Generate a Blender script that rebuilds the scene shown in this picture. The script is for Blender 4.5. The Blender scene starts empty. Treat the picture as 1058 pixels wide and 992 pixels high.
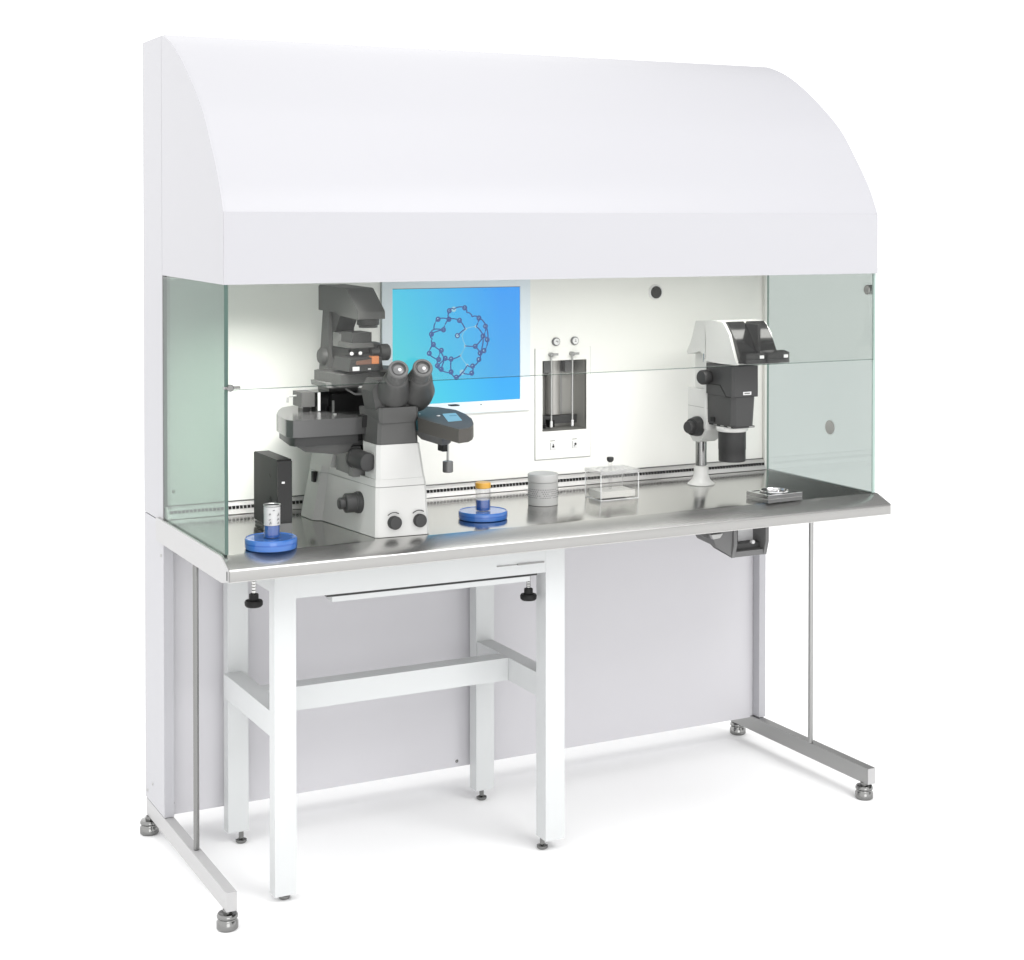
import bpy, bmesh, math, random
from mathutils import Vector, Matrix
random.seed(4)
sc = bpy.context.scene
col = sc.collection
PI = math.pi

# ------------------------------------------------------------------ camera calibration
CX, CY, CZ = -1.0315, -3.3237, 1.5
YAW, FPX, PXC, PYC, PITCH = 0.476007, 1684.305, 529.0, 261.0, -0.0177975
_f = Vector((math.sin(YAW), math.cos(YAW), 0)); _r = Vector((math.cos(YAW), -math.sin(YAW), 0)); _u = Vector((0, 0, 1))
_c, _s = math.cos(PITCH), math.sin(PITCH)
FW = _f*_c + _u*_s; UP = _u*_c - _f*_s; RT = _r
def at(px, py, X=None, Y=None, Z=None):
    """measured point of the photograph -> real world point on a known plane"""
    d = FW + RT*((px-PXC)/FPX) - UP*((py-PYC)/FPX)
    if X is not None: t = (X-CX)/d.x
    elif Y is not None: t = (Y-CY)/d.y
    else: t = (Z-CZ)/d.z
    return Vector((CX, CY, CZ)) + d*t
def xz(px, py, Y):
    v = at(px, py, Y=Y); return (v.x, v.z)
def yz(px, py, X):
    v = at(px, py, X=X); return (v.y, v.z)

# ------------------------------------------------------------------ materials
def lin(h):
    c = [int(h[i:i+2], 16)/255 for i in (0, 2, 4)]
    return tuple((x/12.92 if x <= .04045 else ((x+.055)/1.055)**2.4) for x in c) + (1,)
def mat(name, color, rough=.4, metal=0, spec=.5, bump=0, bscale=300, var=0, aniso=None, coat=0):
    m = bpy.data.materials.new(name); m.use_nodes = True
    nt = m.node_tree; b = nt.nodes['Principled BSDF']
    if not isinstance(color, tuple): color = (color,)*3 + (1,)
    if name != 'white_floor': color = tuple(c*.87 for c in color[:3]) + (1,)
    b.inputs['Base Color'].default_value = color
    b.inputs['Roughness'].default_value = rough
    b.inputs['Metallic'].default_value = metal
    b.inputs['Specular IOR Level'].default_value = spec
    b.inputs['Coat Weight'].default_value = coat
    if bump or var:
        tc = nt.nodes.new('ShaderNodeTexCoord'); mp = nt.nodes.new('ShaderNodeMapping')
        nt.links.new(tc.outputs['Object'], mp.inputs['Vector'])
        if aniso: mp.inputs['Scale'].default_value = aniso
        n = nt.nodes.new('ShaderNodeTexNoise'); n.inputs['Scale'].default_value = bscale; n.inputs['Detail'].default_value = 3
        nt.links.new(mp.outputs['Vector'], n.inputs['Vector'])
        if bump:
            bp = nt.nodes.new('ShaderNodeBump'); bp.inputs['Strength'].default_value = bump; bp.inputs['Distance'].default_value = .001
            nt.links.new(n.outputs['Fac'], bp.inputs['Height']); nt.links.new(bp.outputs['Normal'], b.inputs['Normal'])
        if var:
            mr = nt.nodes.new('ShaderNodeMapRange')
            mr.inputs['To Min'].default_value = max(0, rough-var); mr.inputs['To Max'].default_value = rough+var
            nt.links.new(n.outputs['Fac'], mr.inputs['Value']); nt.links.new(mr.outputs['Result'], b.inputs['Roughness'])
    return m
def glass(name, tint, refl=1.0, base=.04, rough=0.0):
    m = bpy.data.materials.new(name); m.use_nodes = True
    nt = m.node_tree; nt.nodes.remove(nt.nodes['Principled BSDF'])
    out = nt.nodes['Material Output']
    lw = nt.nodes.new('ShaderNodeLayerWeight'); lw.inputs['Blend'].default_value = .5
    pw = nt.nodes.new('ShaderNodeMath'); pw.operation = 'POWER'; pw.inputs[1].default_value = 5
    ml = nt.nodes.new('ShaderNodeMath'); ml.operation = 'MULTIPLY_ADD'; ml.inputs[1].default_value = .9*refl; ml.inputs[2].default_value = base*refl
    tr = nt.nodes.new('ShaderNodeBsdfTransparent'); tr.inputs['Color'].default_value = tint
    gl = nt.nodes.new('ShaderNodeBsdfGlossy'); gl.inputs['Roughness'].default_value = rough
    mx = nt.nodes.new('ShaderNodeMixShader')
    L = nt.links.new
    L(lw.outputs['Facing'], pw.inputs[0]); L(pw.outputs[0], ml.inputs[0]); L(ml.outputs[0], mx.inputs['Fac'])
    L(tr.outputs[0], mx.inputs[1]); L(gl.outputs[0], mx.inputs[2]); L(mx.outputs[0], out.inputs['Surface'])
    return m
def emis(name, c, s=1):
    m = bpy.data.materials.new(name); m.use_nodes = True
    b = m.node_tree.nodes['Principled BSDF']; b.inputs['Base Color'].default_value = (.004, .004, .005, 1); b.inputs['Specular IOR Level'].default_value = .1
    b.inputs['Emission Color'].default_value = c; b.inputs['Emission Strength'].default_value = s
    return m
PAINT = mat('cabinet_paint', (.466, .464, .488, 1), .38, bump=.03, bscale=900)
PAINT2 = mat('lower_panel_paint', (.62, .612, .638, 1), .42, bump=.03, bscale=900)
BARP = mat('bar_paint', (.47, .467, .468, 1), .4, bump=.03, bscale=900)
FRAMEP = mat('stand_paint', (.645, .66, .662, 1), .35, bump=.03, bscale=700)
WALLP = mat('inner_wall_laminate', (.87, .87, .835, 1), .45, bump=.02, bscale=500)
STEEL = mat('brushed_steel', (.60, .595, .58, 1), .155, 1, bump=.04, bscale=60, var=.05, aniso=(1, 14, 14))
LIPM = mat('lip_steel', (.42, .415, .405, 1), .34, .85, bump=.04, bscale=50, aniso=(1, 14, 14))
STRIP = mat('strip_satin', (.62, .61, .60, 1), .5, .65)
FOOTM = mat('foot_metal', (.26, .26, .255, 1), .16, 1, bump=.25, bscale=90)
POSTM = mat('post_chrome', (.30, .30, .295, 1), .16, 1)
WINGM = mat('wing_grey', (.085, .080, .073, 1), .5, spec=.2)
EYEM = mat('eyepiece_grey', (.13, .13, .128, 1), .4, spec=.35)
GLOSSG = mat('gloss_grey', (.060, .060, .060, 1), .2, spec=.5)
STEELD = mat('satin_steel', (.40, .40, .395, 1), .34, 1, bump=.03, bscale=200)
EDGEM = mat('steel_edge', (.64, .634, .62, 1), .27, .92, bump=.05, bscale=50, aniso=(1, 14, 14))
CHROME = mat('chrome', (.62, .62, .61, 1), .14, 1)
RODM = mat('rod_steel', (.27, .27, .265, 1), .25, 1)
BLACK = mat('black_plastic', .010, .5, spec=.22)
BLACKG = mat('black_gloss', .006, .14, spec=.4, coat=.15)
HOLE = mat('dark_opening', .006, .7)
GREYD = mat('scope_dark_grey', (.036, .036, .036, 1), .45, spec=.3, bump=.03, bscale=600)
GREYM = mat('scope_mid_grey', (.058, .058, .058, 1), .45, spec=.3, bump=.03, bscale=600)
GREYL = mat('scope_light_grey', (.16, .16, .157, 1), .42, spec=.35)
GREYX = mat('head_grey', (.088, .088, .086, 1), .45, spec=.3, bump=.03, bscale=600)
WHITEP = mat('scope_white', (.58, .58, .565, 1), .34, bump=.02, bscale=500)
STEREOW = mat('stereo_white', (.70, .70, .68, 1), .3)
KNOB = mat('knob_rubber', (.028, .028, .028, 1), .5)
SILVER = mat('silver_plastic', (.45, .45, .44, 1), .3, .6)
ORANGE = mat('orange_filter', lin('d98a5a'), .2)
WHITE = mat('white_label', .75, .5)
BLUE = mat('blue_liquid', lin('2458a8'), .18, coat=.4)
BLUEL = mat('blue_plastic', lin('3369b4'), .22, coat=.5)
GOLD = mat('amber_cap', lin('d3a03c'), .35)
DRUM = mat('white_drum', (.40, .40, .392, 1), .45)
DRUMD = mat('drum_pattern', (.07, .07, .07, 1), .6)
FROST = mat('white_plate', (.82, .81, .78, 1), .6)
BEZEL = mat('monitor_bezel', lin('dfe9f0'), .35)
LINE = mat('seam_line', (.20, .20, .20, 1), .6)
LINEG = mat('panel_gap', (.33, .33, .33, 1), .7)
GEDGE = mat('glass_edge', lin('3f5a52'), .15, coat=.5)
GEDGE2 = mat('glass_edge_pale', lin('9fb4ad'), .15, coat=.5)
MOLD = emis('molecule_dark', lin('4264a6'), .80)
MOLL = emis('molecule_light', lin('a6dcf2'), .80)
CTRL = mat('controller_grey', (.15, .15, .15, 1), .5)
CTRLD = mat('controller_dark', (.045, .045, .045, 1), .5)
RECESS = mat('recess_steel', (.46, .455, .43, 1), .35, .35)
CEIL = mat('hood_inside', .75, .5)
G_SIDE = glass('side_glass', (.505, .60, .555, 1))
G_RIGHT = glass('right_glass', (.66, .695, .682, 1))
G_FRONT = glass('sash_glass', (.945, .949, .940, 1), refl=.6)
G_CLEAR = glass('clear_plastic', (.93, .93, .925, 1), refl=1.0, base=.05)
G_WHITE = glass('beaker_plastic', (.95, .95, .95, 1), refl=.8, base=.05, rough=.05)
G_SMOKE = glass('smoked_plastic', (.30, .30, .30, 1), refl=1.0, base=.06)
FLOORM = mat('white_floor', .955, .9, spec=.1)

def screen_mat():
    m = bpy.data.materials.new('screen_glow'); m.use_nodes = True
    nt = m.node_tree; L = nt.links.new
    nt.nodes.remove(nt.nodes['Principled BSDF']); out = nt.nodes['Material Output']
    tc = nt.nodes.new('ShaderNodeTexCoord'); sp = nt.nodes.new('ShaderNodeSeparateXYZ'); L(tc.outputs['Generated'], sp.inputs[0])
    r1 = nt.nodes.new('ShaderNodeValToRGB'); r1.color_ramp.elements[0].color = lin('4cc0dd'); r1.color_ramp.elements[1].color = lin('3a98ee')
    r1.color_ramp.elements[1].position = .85
    r2 = nt.nodes.new('ShaderNodeValToRGB'); r2.color_ramp.elements[0].color = lin('5ad2d0'); r2.color_ramp.elements[1].color = lin('4cabe8')
    r2.color_ramp.elements[1].position = .85
    L(sp.outputs['X'], r1.inputs[0]); L(sp.outputs['X'], r2.inputs[0])
    mx = nt.nodes.new('ShaderNodeMix'); mx.data_type = 'RGBA'
    L(sp.outputs['Z'], mx.inputs['Factor']); L(r2.outputs[0], mx.inputs['A']); L(r1.outputs[0], mx.inputs['B'])
    em = nt.nodes.new('ShaderNodeEmission'); em.inputs['Strength'].default_value = 1.06
    L(mx.outputs['Result'], em.inputs['Color'])
    L(em.outputs[0], out.inputs['Surface'])
    return m
SCREEN = screen_mat()
LCD = emis('small_display', lin('8cc4dc'), .75)

# ------------------------------------------------------------------ mesh helpers
def link(name, bm, m, parent=None, smooth=35, bevel=0, seg=2):
    if bevel:
        es = [e for e in bm.edges if len(e.link_faces) == 2 and e.calc_face_angle(0) > math.radians(28)]
        bmesh.ops.bevel(bm, geom=es, offset=bevel, segments=seg, affect='EDGES', profile=.5, clamp_overlap=True)
    bmesh.ops.recalc_face_normals(bm, faces=bm.faces)
    me = bpy.data.meshes.new(name); bm.to_mesh(me); bm.free()
    for mm in (m if isinstance(m, (list, tuple)) else [m]): me.materials.append(mm)
    if smooth:
        for p in me.polygons: p.use_smooth = True
        me.set_sharp_from_angle(angle=math.radians(smooth))
    o = bpy.data.objects.new(name, me); col.objects.link(o)
    if parent is not None:
        o.parent = parent
        bpy.context.view_layer.update()
        o.matrix_parent_inverse = parent.matrix_world.inverted()
    return o
def thing(name, label, cat, loc, group=None):
    o = bpy.data.objects.new(name, None); col.objects.link(o); o.location = loc
    o.empty_display_size = .05
    o['label'] = label; o['category'] = cat
    if group: o['group'] = group
    bpy.context.view_layer.update()
    return o
def add_box(bm, x0, x1, y0, y1, z0, z1):
    vs = [bm.verts.new(p) for p in ((x0,y0,z0),(x1,y0,z0),(x1,y1,z0),(x0,y1,z0),(x0,y0,z1),(x1,y0,z1),(x1,y1,z1),(x0,y1,z1))]
    for f in ((0,3,2,1),(4,5,6,7),(0,1,5,4),(1,2,6,5),(2,3,7,6),(3,0,4,7)): bm.faces.new([vs[i] for i in f])
def box(name, x0, x1, y0, y1, z0, z1, m, parent=None, bevel=.0015, **k):
    bm = bmesh.new(); add_box(bm, min(x0,x1), max(x0,x1), min(y0,y1), max(y0,y1), min(z0,z1), max(z0,z1))
    return link(name, bm, m, parent, bevel=bevel, **k)
def boxes(name, L, m, parent=None, bevel=0, **k):
    bm = bmesh.new()
    for b in L: add_box(bm, *b)
    return link(name, bm, m, parent, bevel=bevel, **k)
def add_loft(bm, rings, cap=True):
    R = [[bm.verts.new(p) for p in r] for r in rings]
    n = len(R[0])
    for a, b in zip(R, R[1:]):
        for i in range(n):
            j = (i+1) % n; bm.faces.new((a[i], a[j], b[j], b[i]))
    if cap: bm.faces.new(R[0][::-1]); bm.faces.new(R[-1])
def loft(name, rings, m, parent=None, bevel=0, cap=True, **k):
    bm = bmesh.new(); add_loft(bm, rings, cap); return link(name, bm, m, parent, bevel=bevel, **k)
def add_prism(bm, pts, axis, a, b):
    f = {'x': lambda p, t: (t, p[0], p[1]), 'y': lambda p, t: (p[0], t, p[1]), 'z': lambda p, t: (p[0], p[1], t)}[axis]
    add_loft(bm, [[f(p, a) for p in pts], [f(p, b) for p in pts]])
def prism(name, pts, axis, a, b, m, parent=None, bevel=.002, **k):
    bm = bmesh.new(); add_prism(bm, pts, axis, a, b); return link(name, bm, m, parent, bevel=bevel, **k)
def frame_of(d):
    d = Vector(d).normalized(); t = Vector((0,0,1)) if abs(d.z) < .9 else Vector((1,0,0))
    a = d.cross(t).normalized(); return a, d.cross(a).normalized(), d
def add_turn(bm, prof, origin, axis, n=32, cap=True):
    """revolve (radius, distance) pairs about an axis"""
    a, b, d = frame_of(axis); o = Vector(origin)
    rings = [[o + d*h + (a*math.cos(2*PI*i/n) + b*math.sin(2*PI*i/n))*max(r, 1e-5) for i in range(n)] for r, h in prof]
    add_loft(bm, rings, cap)
def turn(name, prof, origin, axis, m, parent=None, n=32, cap=True, **k):
    bm = bmesh.new(); add_turn(bm, prof, origin, axis, n, cap); return link(name, bm, m, parent, **k)
def rcyl(r, h0, h1, e=.0015):
    return [(r-e, h0), (r, h0+e), (r, h1-e), (r-e, h1)]
def add_tube(bm, pts, r, n=10):
    pts = [Vector(p) for p in pts]; rings = []
    for i, p in enumerate(pts):
        d = (pts[min(i+1, len(pts)-1)] - pts[max(i-1, 0)]); a, b, _ = frame_of(d)
        rings.append([p + (a*math.cos(2*PI*k/n) + b*math.sin(2*PI*k/n))*r for k in range(n)])
    add_loft(bm, rings)
def tube(name, pts, r, m, parent=None, n=10):
    bm = bmesh.new(); add_tube(bm, pts, r, n); return link(name, bm, m, parent)
def pane(name, x0, x1, y0, y1, z0, z1, mg, me_, parent):
    bm = bmesh.new(); add_box(bm, x0, x1, y0, y1, z0, z1); bm.faces.ensure_lookup_table()
    o = link(name, bm, [mg, me_], parent, smooth=0)
    big = sorted(o.data.polygons, key=lambda p: -p.area)[:2]
    for p in o.data.polygons: p.material_index = 1
    for p in big: p.material_index = 0
    return o

# ------------------------------------------------------------------ dimensions (metres)
W = 1.7487; YW = .4817; YB = .6573; H = 1.9457
Z1, Z2 = 1.5237, 1.3709
ZT = .7992

# ------------------------------------------------------------------ setting
bm = bmesh.new(); S = 40
bm.faces.new([bm.verts.new(p) for p in ((-S,-S,0),(S,-S,0),(S,S,0),(-S,S,0))])
fl = link('floor', bm, FLOORM, None, smooth=0); fl['kind'] = 'structure'; fl['label'] = 'plain white studio floor'

# ------------------------------------------------------------------ the workstation
C = thing('laminar_flow_workstation', 'large white fume hood workstation with curved canopy, glass sides and steel worktop', 'workstation', (W/2, YB, 0))
# back cabinet above the worktop and its base
bm = bmesh.new()
add_prism(bm, [(0, YW+.004), (.02, YW+.004), (.02, .585), (W-.02, .585), (W-.02, YW+.004), (W, YW+.004), (W, YB), (0, YB)], 'z', .7915, H-.002)
add_box(bm, .021, W-.021, YW+.004, .584, H-.02, H-.0025)
link('back_cabinet', bm, PAINT, C, bevel=.0015)
boxes('lower_cabinet', [(0, W, .54, YB-.002, .085, .789), (0, .0236, YW, .54, .085, .789), (1.7268, W, YW, .54, .085, .789)], PAINT, C, bevel=.0012)
lp = box('lower_panel', .0246, 1.7258, .512, .538, .079, .7885, PAINT2, C, bevel=.0008)
sc_ = []
for px, py in ((178.5, 830), (472, 786.5), (781, 735)):
    turn('screw', [(.0045, 0), (.003, .002)], at(px, py, Y=.512), (0, -1, 0), RODM, lp, n=12)
for px, py, r in ((158, 810, .004), (166.5, 574, .0045), (152.5, 816, .004)):
    turn('side_screw', [(r, 0), (r*.7, .002)], at(px, py, X=0), (-1, 0, 0), SILVER, C, n=12)
# canopy
curve = [(.478, 1.9457), (.40, 1.9190), (.3217, 1.8773), (.2347, 1.8178), (.1514, 1.7491), (.0912, 1.6748), (.0328, 1.5915), (0, Z1)]
def smooth_curve(P, n=6):
    out = []
    for i in range(len(P)-1):
        p0 = P[max(i-1, 0)]; p1 = P[i]; p2 = P[i+1]; p3 = P[min(i+2, len(P)-1)]
        for k in range(n):
            t = k/n
            out.append(tuple(.5*((2*p1[j]) + (-p0[j]+p2[j])*t + (2*p0[j]-5*p1[j]+4*p2[j]-p3[j])*t*t + (-p0[j]+3*p1[j]-3*p2[j]+p3[j])*t**3) for j in (0, 1)))
    return out + [P[-1]]
cv = smooth_curve(curve)
side = [(YW+.001, Z2+.007)] + [(YW+.001, 1.943)] + cv[1:] + [(0, Z2)]
for a, b in ((-.0004, .0040), (W-.0040, W+.0004)):
    prism('hood_side_panel', side, 'x', a, b, PAINT, C, bevel=0)
outer = cv; inner = [(y+.006, z-.008) for y, z in cv]
bm = bmesh.new(); add_prism(bm, outer + inner[::-1], 'x', .0041, W-.0041)
link('curved_cover', bm, PAINT, C, smooth=40)
box('front_fascia', 0, W, -.0015, .010, Z2, Z1+.0005, PAINT, C, bevel=.0012)
box('hood_ceiling', .006, W-.006, .012, YW-.001, 1.395, 1.40, CEIL, C, bevel=0)
# inner back wall
IW = boxes('inner_wall', [(.004, 1.0195, YW-.001, YW+.003, .80, 1.394), (1.1540, 1.737, YW-.001, YW+.003, .80, 1.394),
    (1.0195, 1.1540, YW-.001, YW+.003, .80, .9472), (1.0195, 1.1540, YW-.001, YW+.003, 1.1352, 1.394)], WALLP, C, smooth=0)
box('corner_post', 1.7335, 1.7462, YW-.016, YW-.0055, ZT+.001, 1.372, WALLP, C, bevel=.0008)
box('corner_fill', 1.7375, W-.002, YW-.0052, YW+.003, ZT+.001, 1.372, WALLP, C, bevel=0)
boxes('panel_joint', [(.5555, .5570, YW-.0022, YW-.001, .83, 1.39)], LINEG, IW, smooth=0)
p = at(677, 302, Y=YW-.001)
turn('cable_port', [(.0215, 0), (.0215, .0035), (.0185, .0045)], p, (0, -1, 0), WHITE, IW)
turn('port_opening', [(.0175, 0), (.0170, .006)], p, (0, -1, 0), HOLE, IW)
# perforated exhaust strip at the foot of the wall
ST = prism('exhaust_strip', [(YW-.002, .8275), (YW-.006, .8285), (YW-.014, .8215), (YW-.020, .806), (YW-.022, .8005), (YW-.002, .8005)], 'x', .004, 1.733, STRIP, C, bevel=0, smooth=20)
bm = bmesh.new()
x = .012
while x < 1.73:
    add_box(bm, x, x+.0062, YW-.0198, YW-.010, .8125, .8195); x += .0095
link('slot_row', bm, HOLE, ST, smooth=0)
boxes('top_seam', [(.006, 1.736, YW-.0075, YW-.0012, .8287, .8305)], RODM, ST, smooth=0)
# worktop
X0, X1 = -.0045, 1.7525
prof = [(YW+.03, ZT), (.012, ZT), (.008, ZT-.0006), (-.046, .7785), (-.0495, .7755), (-.0500, .7725), (-.0500, .7525), (-.0485, .7507), (-.043, .7507), (-.043, .7700), (.010, .7885), (YW+.03, .7885)]
bm = bmesh.new(); add_prism(bm, prof, 'x', X0, X1); wt = link('worktop', bm, [STEEL, EDGEM, LIPM], C, smooth=50)
for f in wt.data.polygons:
    if f.normal.y < -.2 and f.center.y < .02: f.material_index = 2 if f.normal.y < -.95 else 1
# side aprons closing the worktop ends
prism('side_apron', [(-.0005, .7425), (YW+.04, .7425), (YW+.04, ZT-.001), (.006, ZT-.001), (-.043, .7775), (-.0455, .7745), (-.0455, .7520), (-.040, .7505)], 'x', X0-.0030, X0-.0002, BARP, C, bevel=.0008)
prism('side_apron', [(.012, .7505), (YW+.04, .7425), (YW+.04, ZT-.001), (.006, ZT-.001), (-.046, .778), (-.0495, .7755), (-.0495, .7520), (-.046, .7505)], 'x', X1+.0002, X1+.003, EDGEM, C, bevel=.0008)
turn('end_cap', [(.016, 0), (.0155, .004)], (X1+.003, -.006, .778), (1, 0, 0), WHITE, C)
boxes('end_slit', [(X0-.0036, X0-.0031, -.043, -.037, .7545, .7735)], CTRLD, C, smooth=0)
# screw on the apron
turn('apron_bolt', [(.007, 0), (.005, .003)], at(166.8, 550.5, X=-.002), (-1, 0, 0), RODM, C, n=16)
# glass
TH = .008
gl = pane('side_glass_pane', .0005, .0005+TH, .0005, YW-.004, ZT+.001, Z2+.004, G_SIDE, GEDGE, C)
gr = pane('side_glass_pane', 1.7390, 1.7390+.007, .0085, YW-.0162, ZT+.001, Z2+.002, G_RIGHT, GEDGE2, C)
gf = pane('front_sash_pane', .0095, 1.7380, .0012, .0062, 1.149, Z2+.012, G_FRONT, GEDGE2, C)
boxes('sash_edge', [(.0100, 1.7376, .0010, .0064, 1.1470, 1.1489)], glass('sash_edge_tint', (.64, .69, .67, 1), refl=.3), gf, smooth=0)
boxes('edge_rail', [(.0001, .0092, YW-.0035, YW-.0008, ZT+.001, Z2+.005)], GREYL, gl, smooth=0)
boxes('edge_rail', [(1.7388, 1.7462, .004, .0083, ZT+.001, 1.372)], GEDGE2, gr, smooth=0)
q = at(237.5, 401, Y=-.001)
def clip(p, parent):
    bm = bmesh.new(); add_turn(bm, rcyl(.0075, -.004, .006), p, (0, -1, 0), 20)
    add_box(bm, p.x-.012, p.x+.022, p.y-.004, p.y+.009, p.z-.0022, p.z+.003)
    link('glass_clip', bm, RODM, parent)
clip(q, gf)
cc = at(897.5, 299, Y=.0)
bm = bmesh.new(); add_turn(bm, rcyl(.0125, -.010, .003), (1.7385, .028, 1.3275), (-1, 0, 0), 24); add_turn(bm, rcyl(.0125, 0, .008), (1.7462, .028, 1.3275), (1, 0, 0), 24)
link('glass_clip', bm, STEELD, gr)
p = at(857.5, 441.5, X=1.7385)
turn('pane_disc', [(.019, -.001), (.019, .0015), (.017, .002)], p, (-1, 0, 0), SILVER, gr)
turn('pane_stud', [(.004, -.002), (.004, .004)], at(179, 508, X=.009), (1, 0, 0), GREYL, gl, n=12)
# rods and foot bars
bl = box('foot_bar', .0, .0230, -.005, YB-.01, .043, .0835, BARP, C, bevel=.0012)
br = box('foot_bar', 1.7180, 1.7425, -.005, YB-.01, .042, .0835, STEELD, C, bevel=.0012)
box('bar_cap', 1.7185, 1.7420, -.0075, -.0052, .0425, .083, BARP, br, bevel=.0005)
def pad(x, y, parent):
    o = turn('levelling_foot', [(.0205, 0), (.0232, .003), (.0232, .016), (.0205, .020), (.0200, .023), (.0225, .026), (.0225, .030), (.020, .034), (.010, .035), (.010, .0425)], (x, y, .0003), (0, 0, 1), FOOTM, parent)
    return o
pad(.008, .014, bl); pad(.002, .628, bl); pad(1.725, .016, br); pad(1.745, .612, br)
turn('support_rod', rcyl(.0066, .0836, .775), (.0125, .2585, 0), (0, 0, 1), RODM, C, n=20)
turn('support_rod', rcyl(.0068, .0836, .775), (1.7185, .2340, 0), (0, 0, 1), STEELD, C, n=20)
# service panel with the valve recess, built into the wall
YP = YW-.0035
sp = boxes('service_panel', [(.9985, 1.0195, YP, YW-.0012, .8737, 1.168), (1.1540, 1.1655, YP, YW-.0012, .8737, 1.168), (1.0195, 1.1540, YP, YW-.0012, 1.1352, 1.168), (1.0195, 1.1540, YP, YW-.0012, .8737, .9472)], WALLP, C, smooth=0)
boxes('panel_outline', [(.9970, .9984, YW-.0026, YW-.0011, .8725, 1.169), (1.1656, 1.1668, YW-.0026, YW-.0011, .8725, 1.169), (.9970, 1.1668, YW-.0026, YW-.0011, .8718, .8735)], LINEG, sp, smooth=0)
rx0, rx1, rz0, rz1, ry = 1.0195, 1.1540, .9472, 1.1352, .560
RC = boxes('valve_recess', [(rx0-.003, rx0, YW-.001, ry, rz0-.003, rz1+.003), (rx1, rx1+.003, YW-.001, ry, rz0-.003, rz1+.003), (rx0, rx1, YW-.001, ry, rz0-.003, rz0), (rx0, rx1, YW-.001, ry, rz1, rz1+.003), (rx0-.003, rx1+.003, ry, ry+.003, rz0-.003, rz1+.003)], RECESS, sp, smooth=0)
boxes('recess_corner', [(1.112, 1.121, ry-.006, ry-.0005, rz0+.03, rz1-.004), (1.056, 1.060, ry-.005, ry-.0005, rz0+.03, rz1-.004)], STEELD, RC, smooth=0)
turn('recess_reflection', rcyl(.019, rz0+.036, rz1-.002), (1.088, ry-.016, 0), (0, 0, 1), mat('reflection_tone', (.40, .39, .37, 1), .3, .3), RC, n=32)  # light column standing in for the mirrored interior of the recess
boxes('drip_tray', [(rx0+.001, rx1-.001, ry-.03, ry-.008, rz0+.012, rz0+.034)], CTRLD, RC, bevel=.001)
for a_, b_ in ((1.052, 1.086), (1.118, 1.143)): box('valve_block', a_, b_, ry-.03, ry-.007, 1.098, 1.128, CTRL, RC, bevel=.002)
boxes('spout_base', [(1.058, 1.074, ry-.05, ry-.031, .953, .972), (1.030, 1.050, ry-.045, ry-.031, .950, .960)], BLACK, RC, bevel=.002)
for px in (570.5, 592.2):
    a = at(px, 366, Y=YP-.012)
    v = tube('outlet_pipe', [(a.x, a.y, 1.152), (a.x, a.y+.004, 1.146), (a.x, a.y+.004, .965)], .0024, SILVER, sp)
    bm = bmesh.new(); add_turn(bm, rcyl(.006, -.010, .012), (a.x, YP-.001, 1.152), (0, -1, 0), 14); add_box(bm, a.x+.004, a.x+.018, YP-.014, YP-.007, 1.1495, 1.1555)
    link('tap', bm, STEELD, v)
    turn('pipe_tip', rcyl(.0034, 0, .018), (a.x, a.y+.004, .958), (0, 0, 1), WHITE, v, n=12)
for px, py, k in ((573.8, 353, 0), (593.2, 352, 1)):
    p = at(px, py, Y=YW-.0012)
    d = turn('dial', [(.0112, 0), (.0112, .006), (.0095, .0075), (.0082, .0078)], p, (0, -1, 0), CTRL, IW, n=28)
    turn('dial_face', [(.0088, .0071), (.0086, .0086)], p, (0, -1, 0), WHITE, d, n=28)
    y = p.y-.0092
    if k == 0: L = [(-.003, .004, 0.000, .0012), (-.003, -.0015, 0, .0035), (.0022, .0036, -.003, .003)]
    else: L = [(-.0007, .0007, -.001, .005), (-.003, .003, -.0022, -.0008)]
    boxes('dial_mark', [(p.x+a, p.x+b, y, y+.0005, p.z+c, p.z+e) for a, b, c, e in L], CTRL, d, smooth=0)
for px, py, k in ((571.2, 461, 0), (593.8, 459, 1)):
    p = at(px, py, Y=YP)
    so = box('socket_plate', p.x-.0078, p.x+.0078, YP-.0022, YP-.0003, p.z-.0092, p.z+.0092, WHITE, sp, bevel=.0006)
    boxes('socket_rim', [(p.x-.0084, p.x-.0079, YP-.001, YP-.0003, p.z-.0097, p.z+.0097), (p.x+.0079, p.x+.0084, YP-.001, YP-.0003, p.z-.0097, p.z+.0097), (p.x-.0079, p.x+.0079, YP-.001, YP-.0003, p.z-.0097, p.z-.0093)], LINEG, so, smooth=0)
    bm = bmesh.new()
    if k == 0:
        add_turn(bm, [(.0034, 0), (.003, .001)], (p.x, YP-.0022, p.z-.001), (0, -1, 0), 12); add_box(bm, p.x-.001, p.x+.001, YP-.0032, YP-.0023, p.z+.002, p.z+.006)
    else:
        add_turn(bm, [(.0034, 0), (.003, .001)], (p.x+.001, YP-.0022, p.z+.001), (0, -1, 0), 12); add_box(bm, p.x-.004, p.x, YP-.0032, YP-.0023, p.z-.005, p.z-.003)
    link('socket_mark', bm, KNOB, so)
    boxes('caption_mark', [(p.x-.008, p.x+.006, YP-.0008, YP-.0003, p.z+.0135, p.z+.0152)], GREYL, so, smooth=0)

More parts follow.
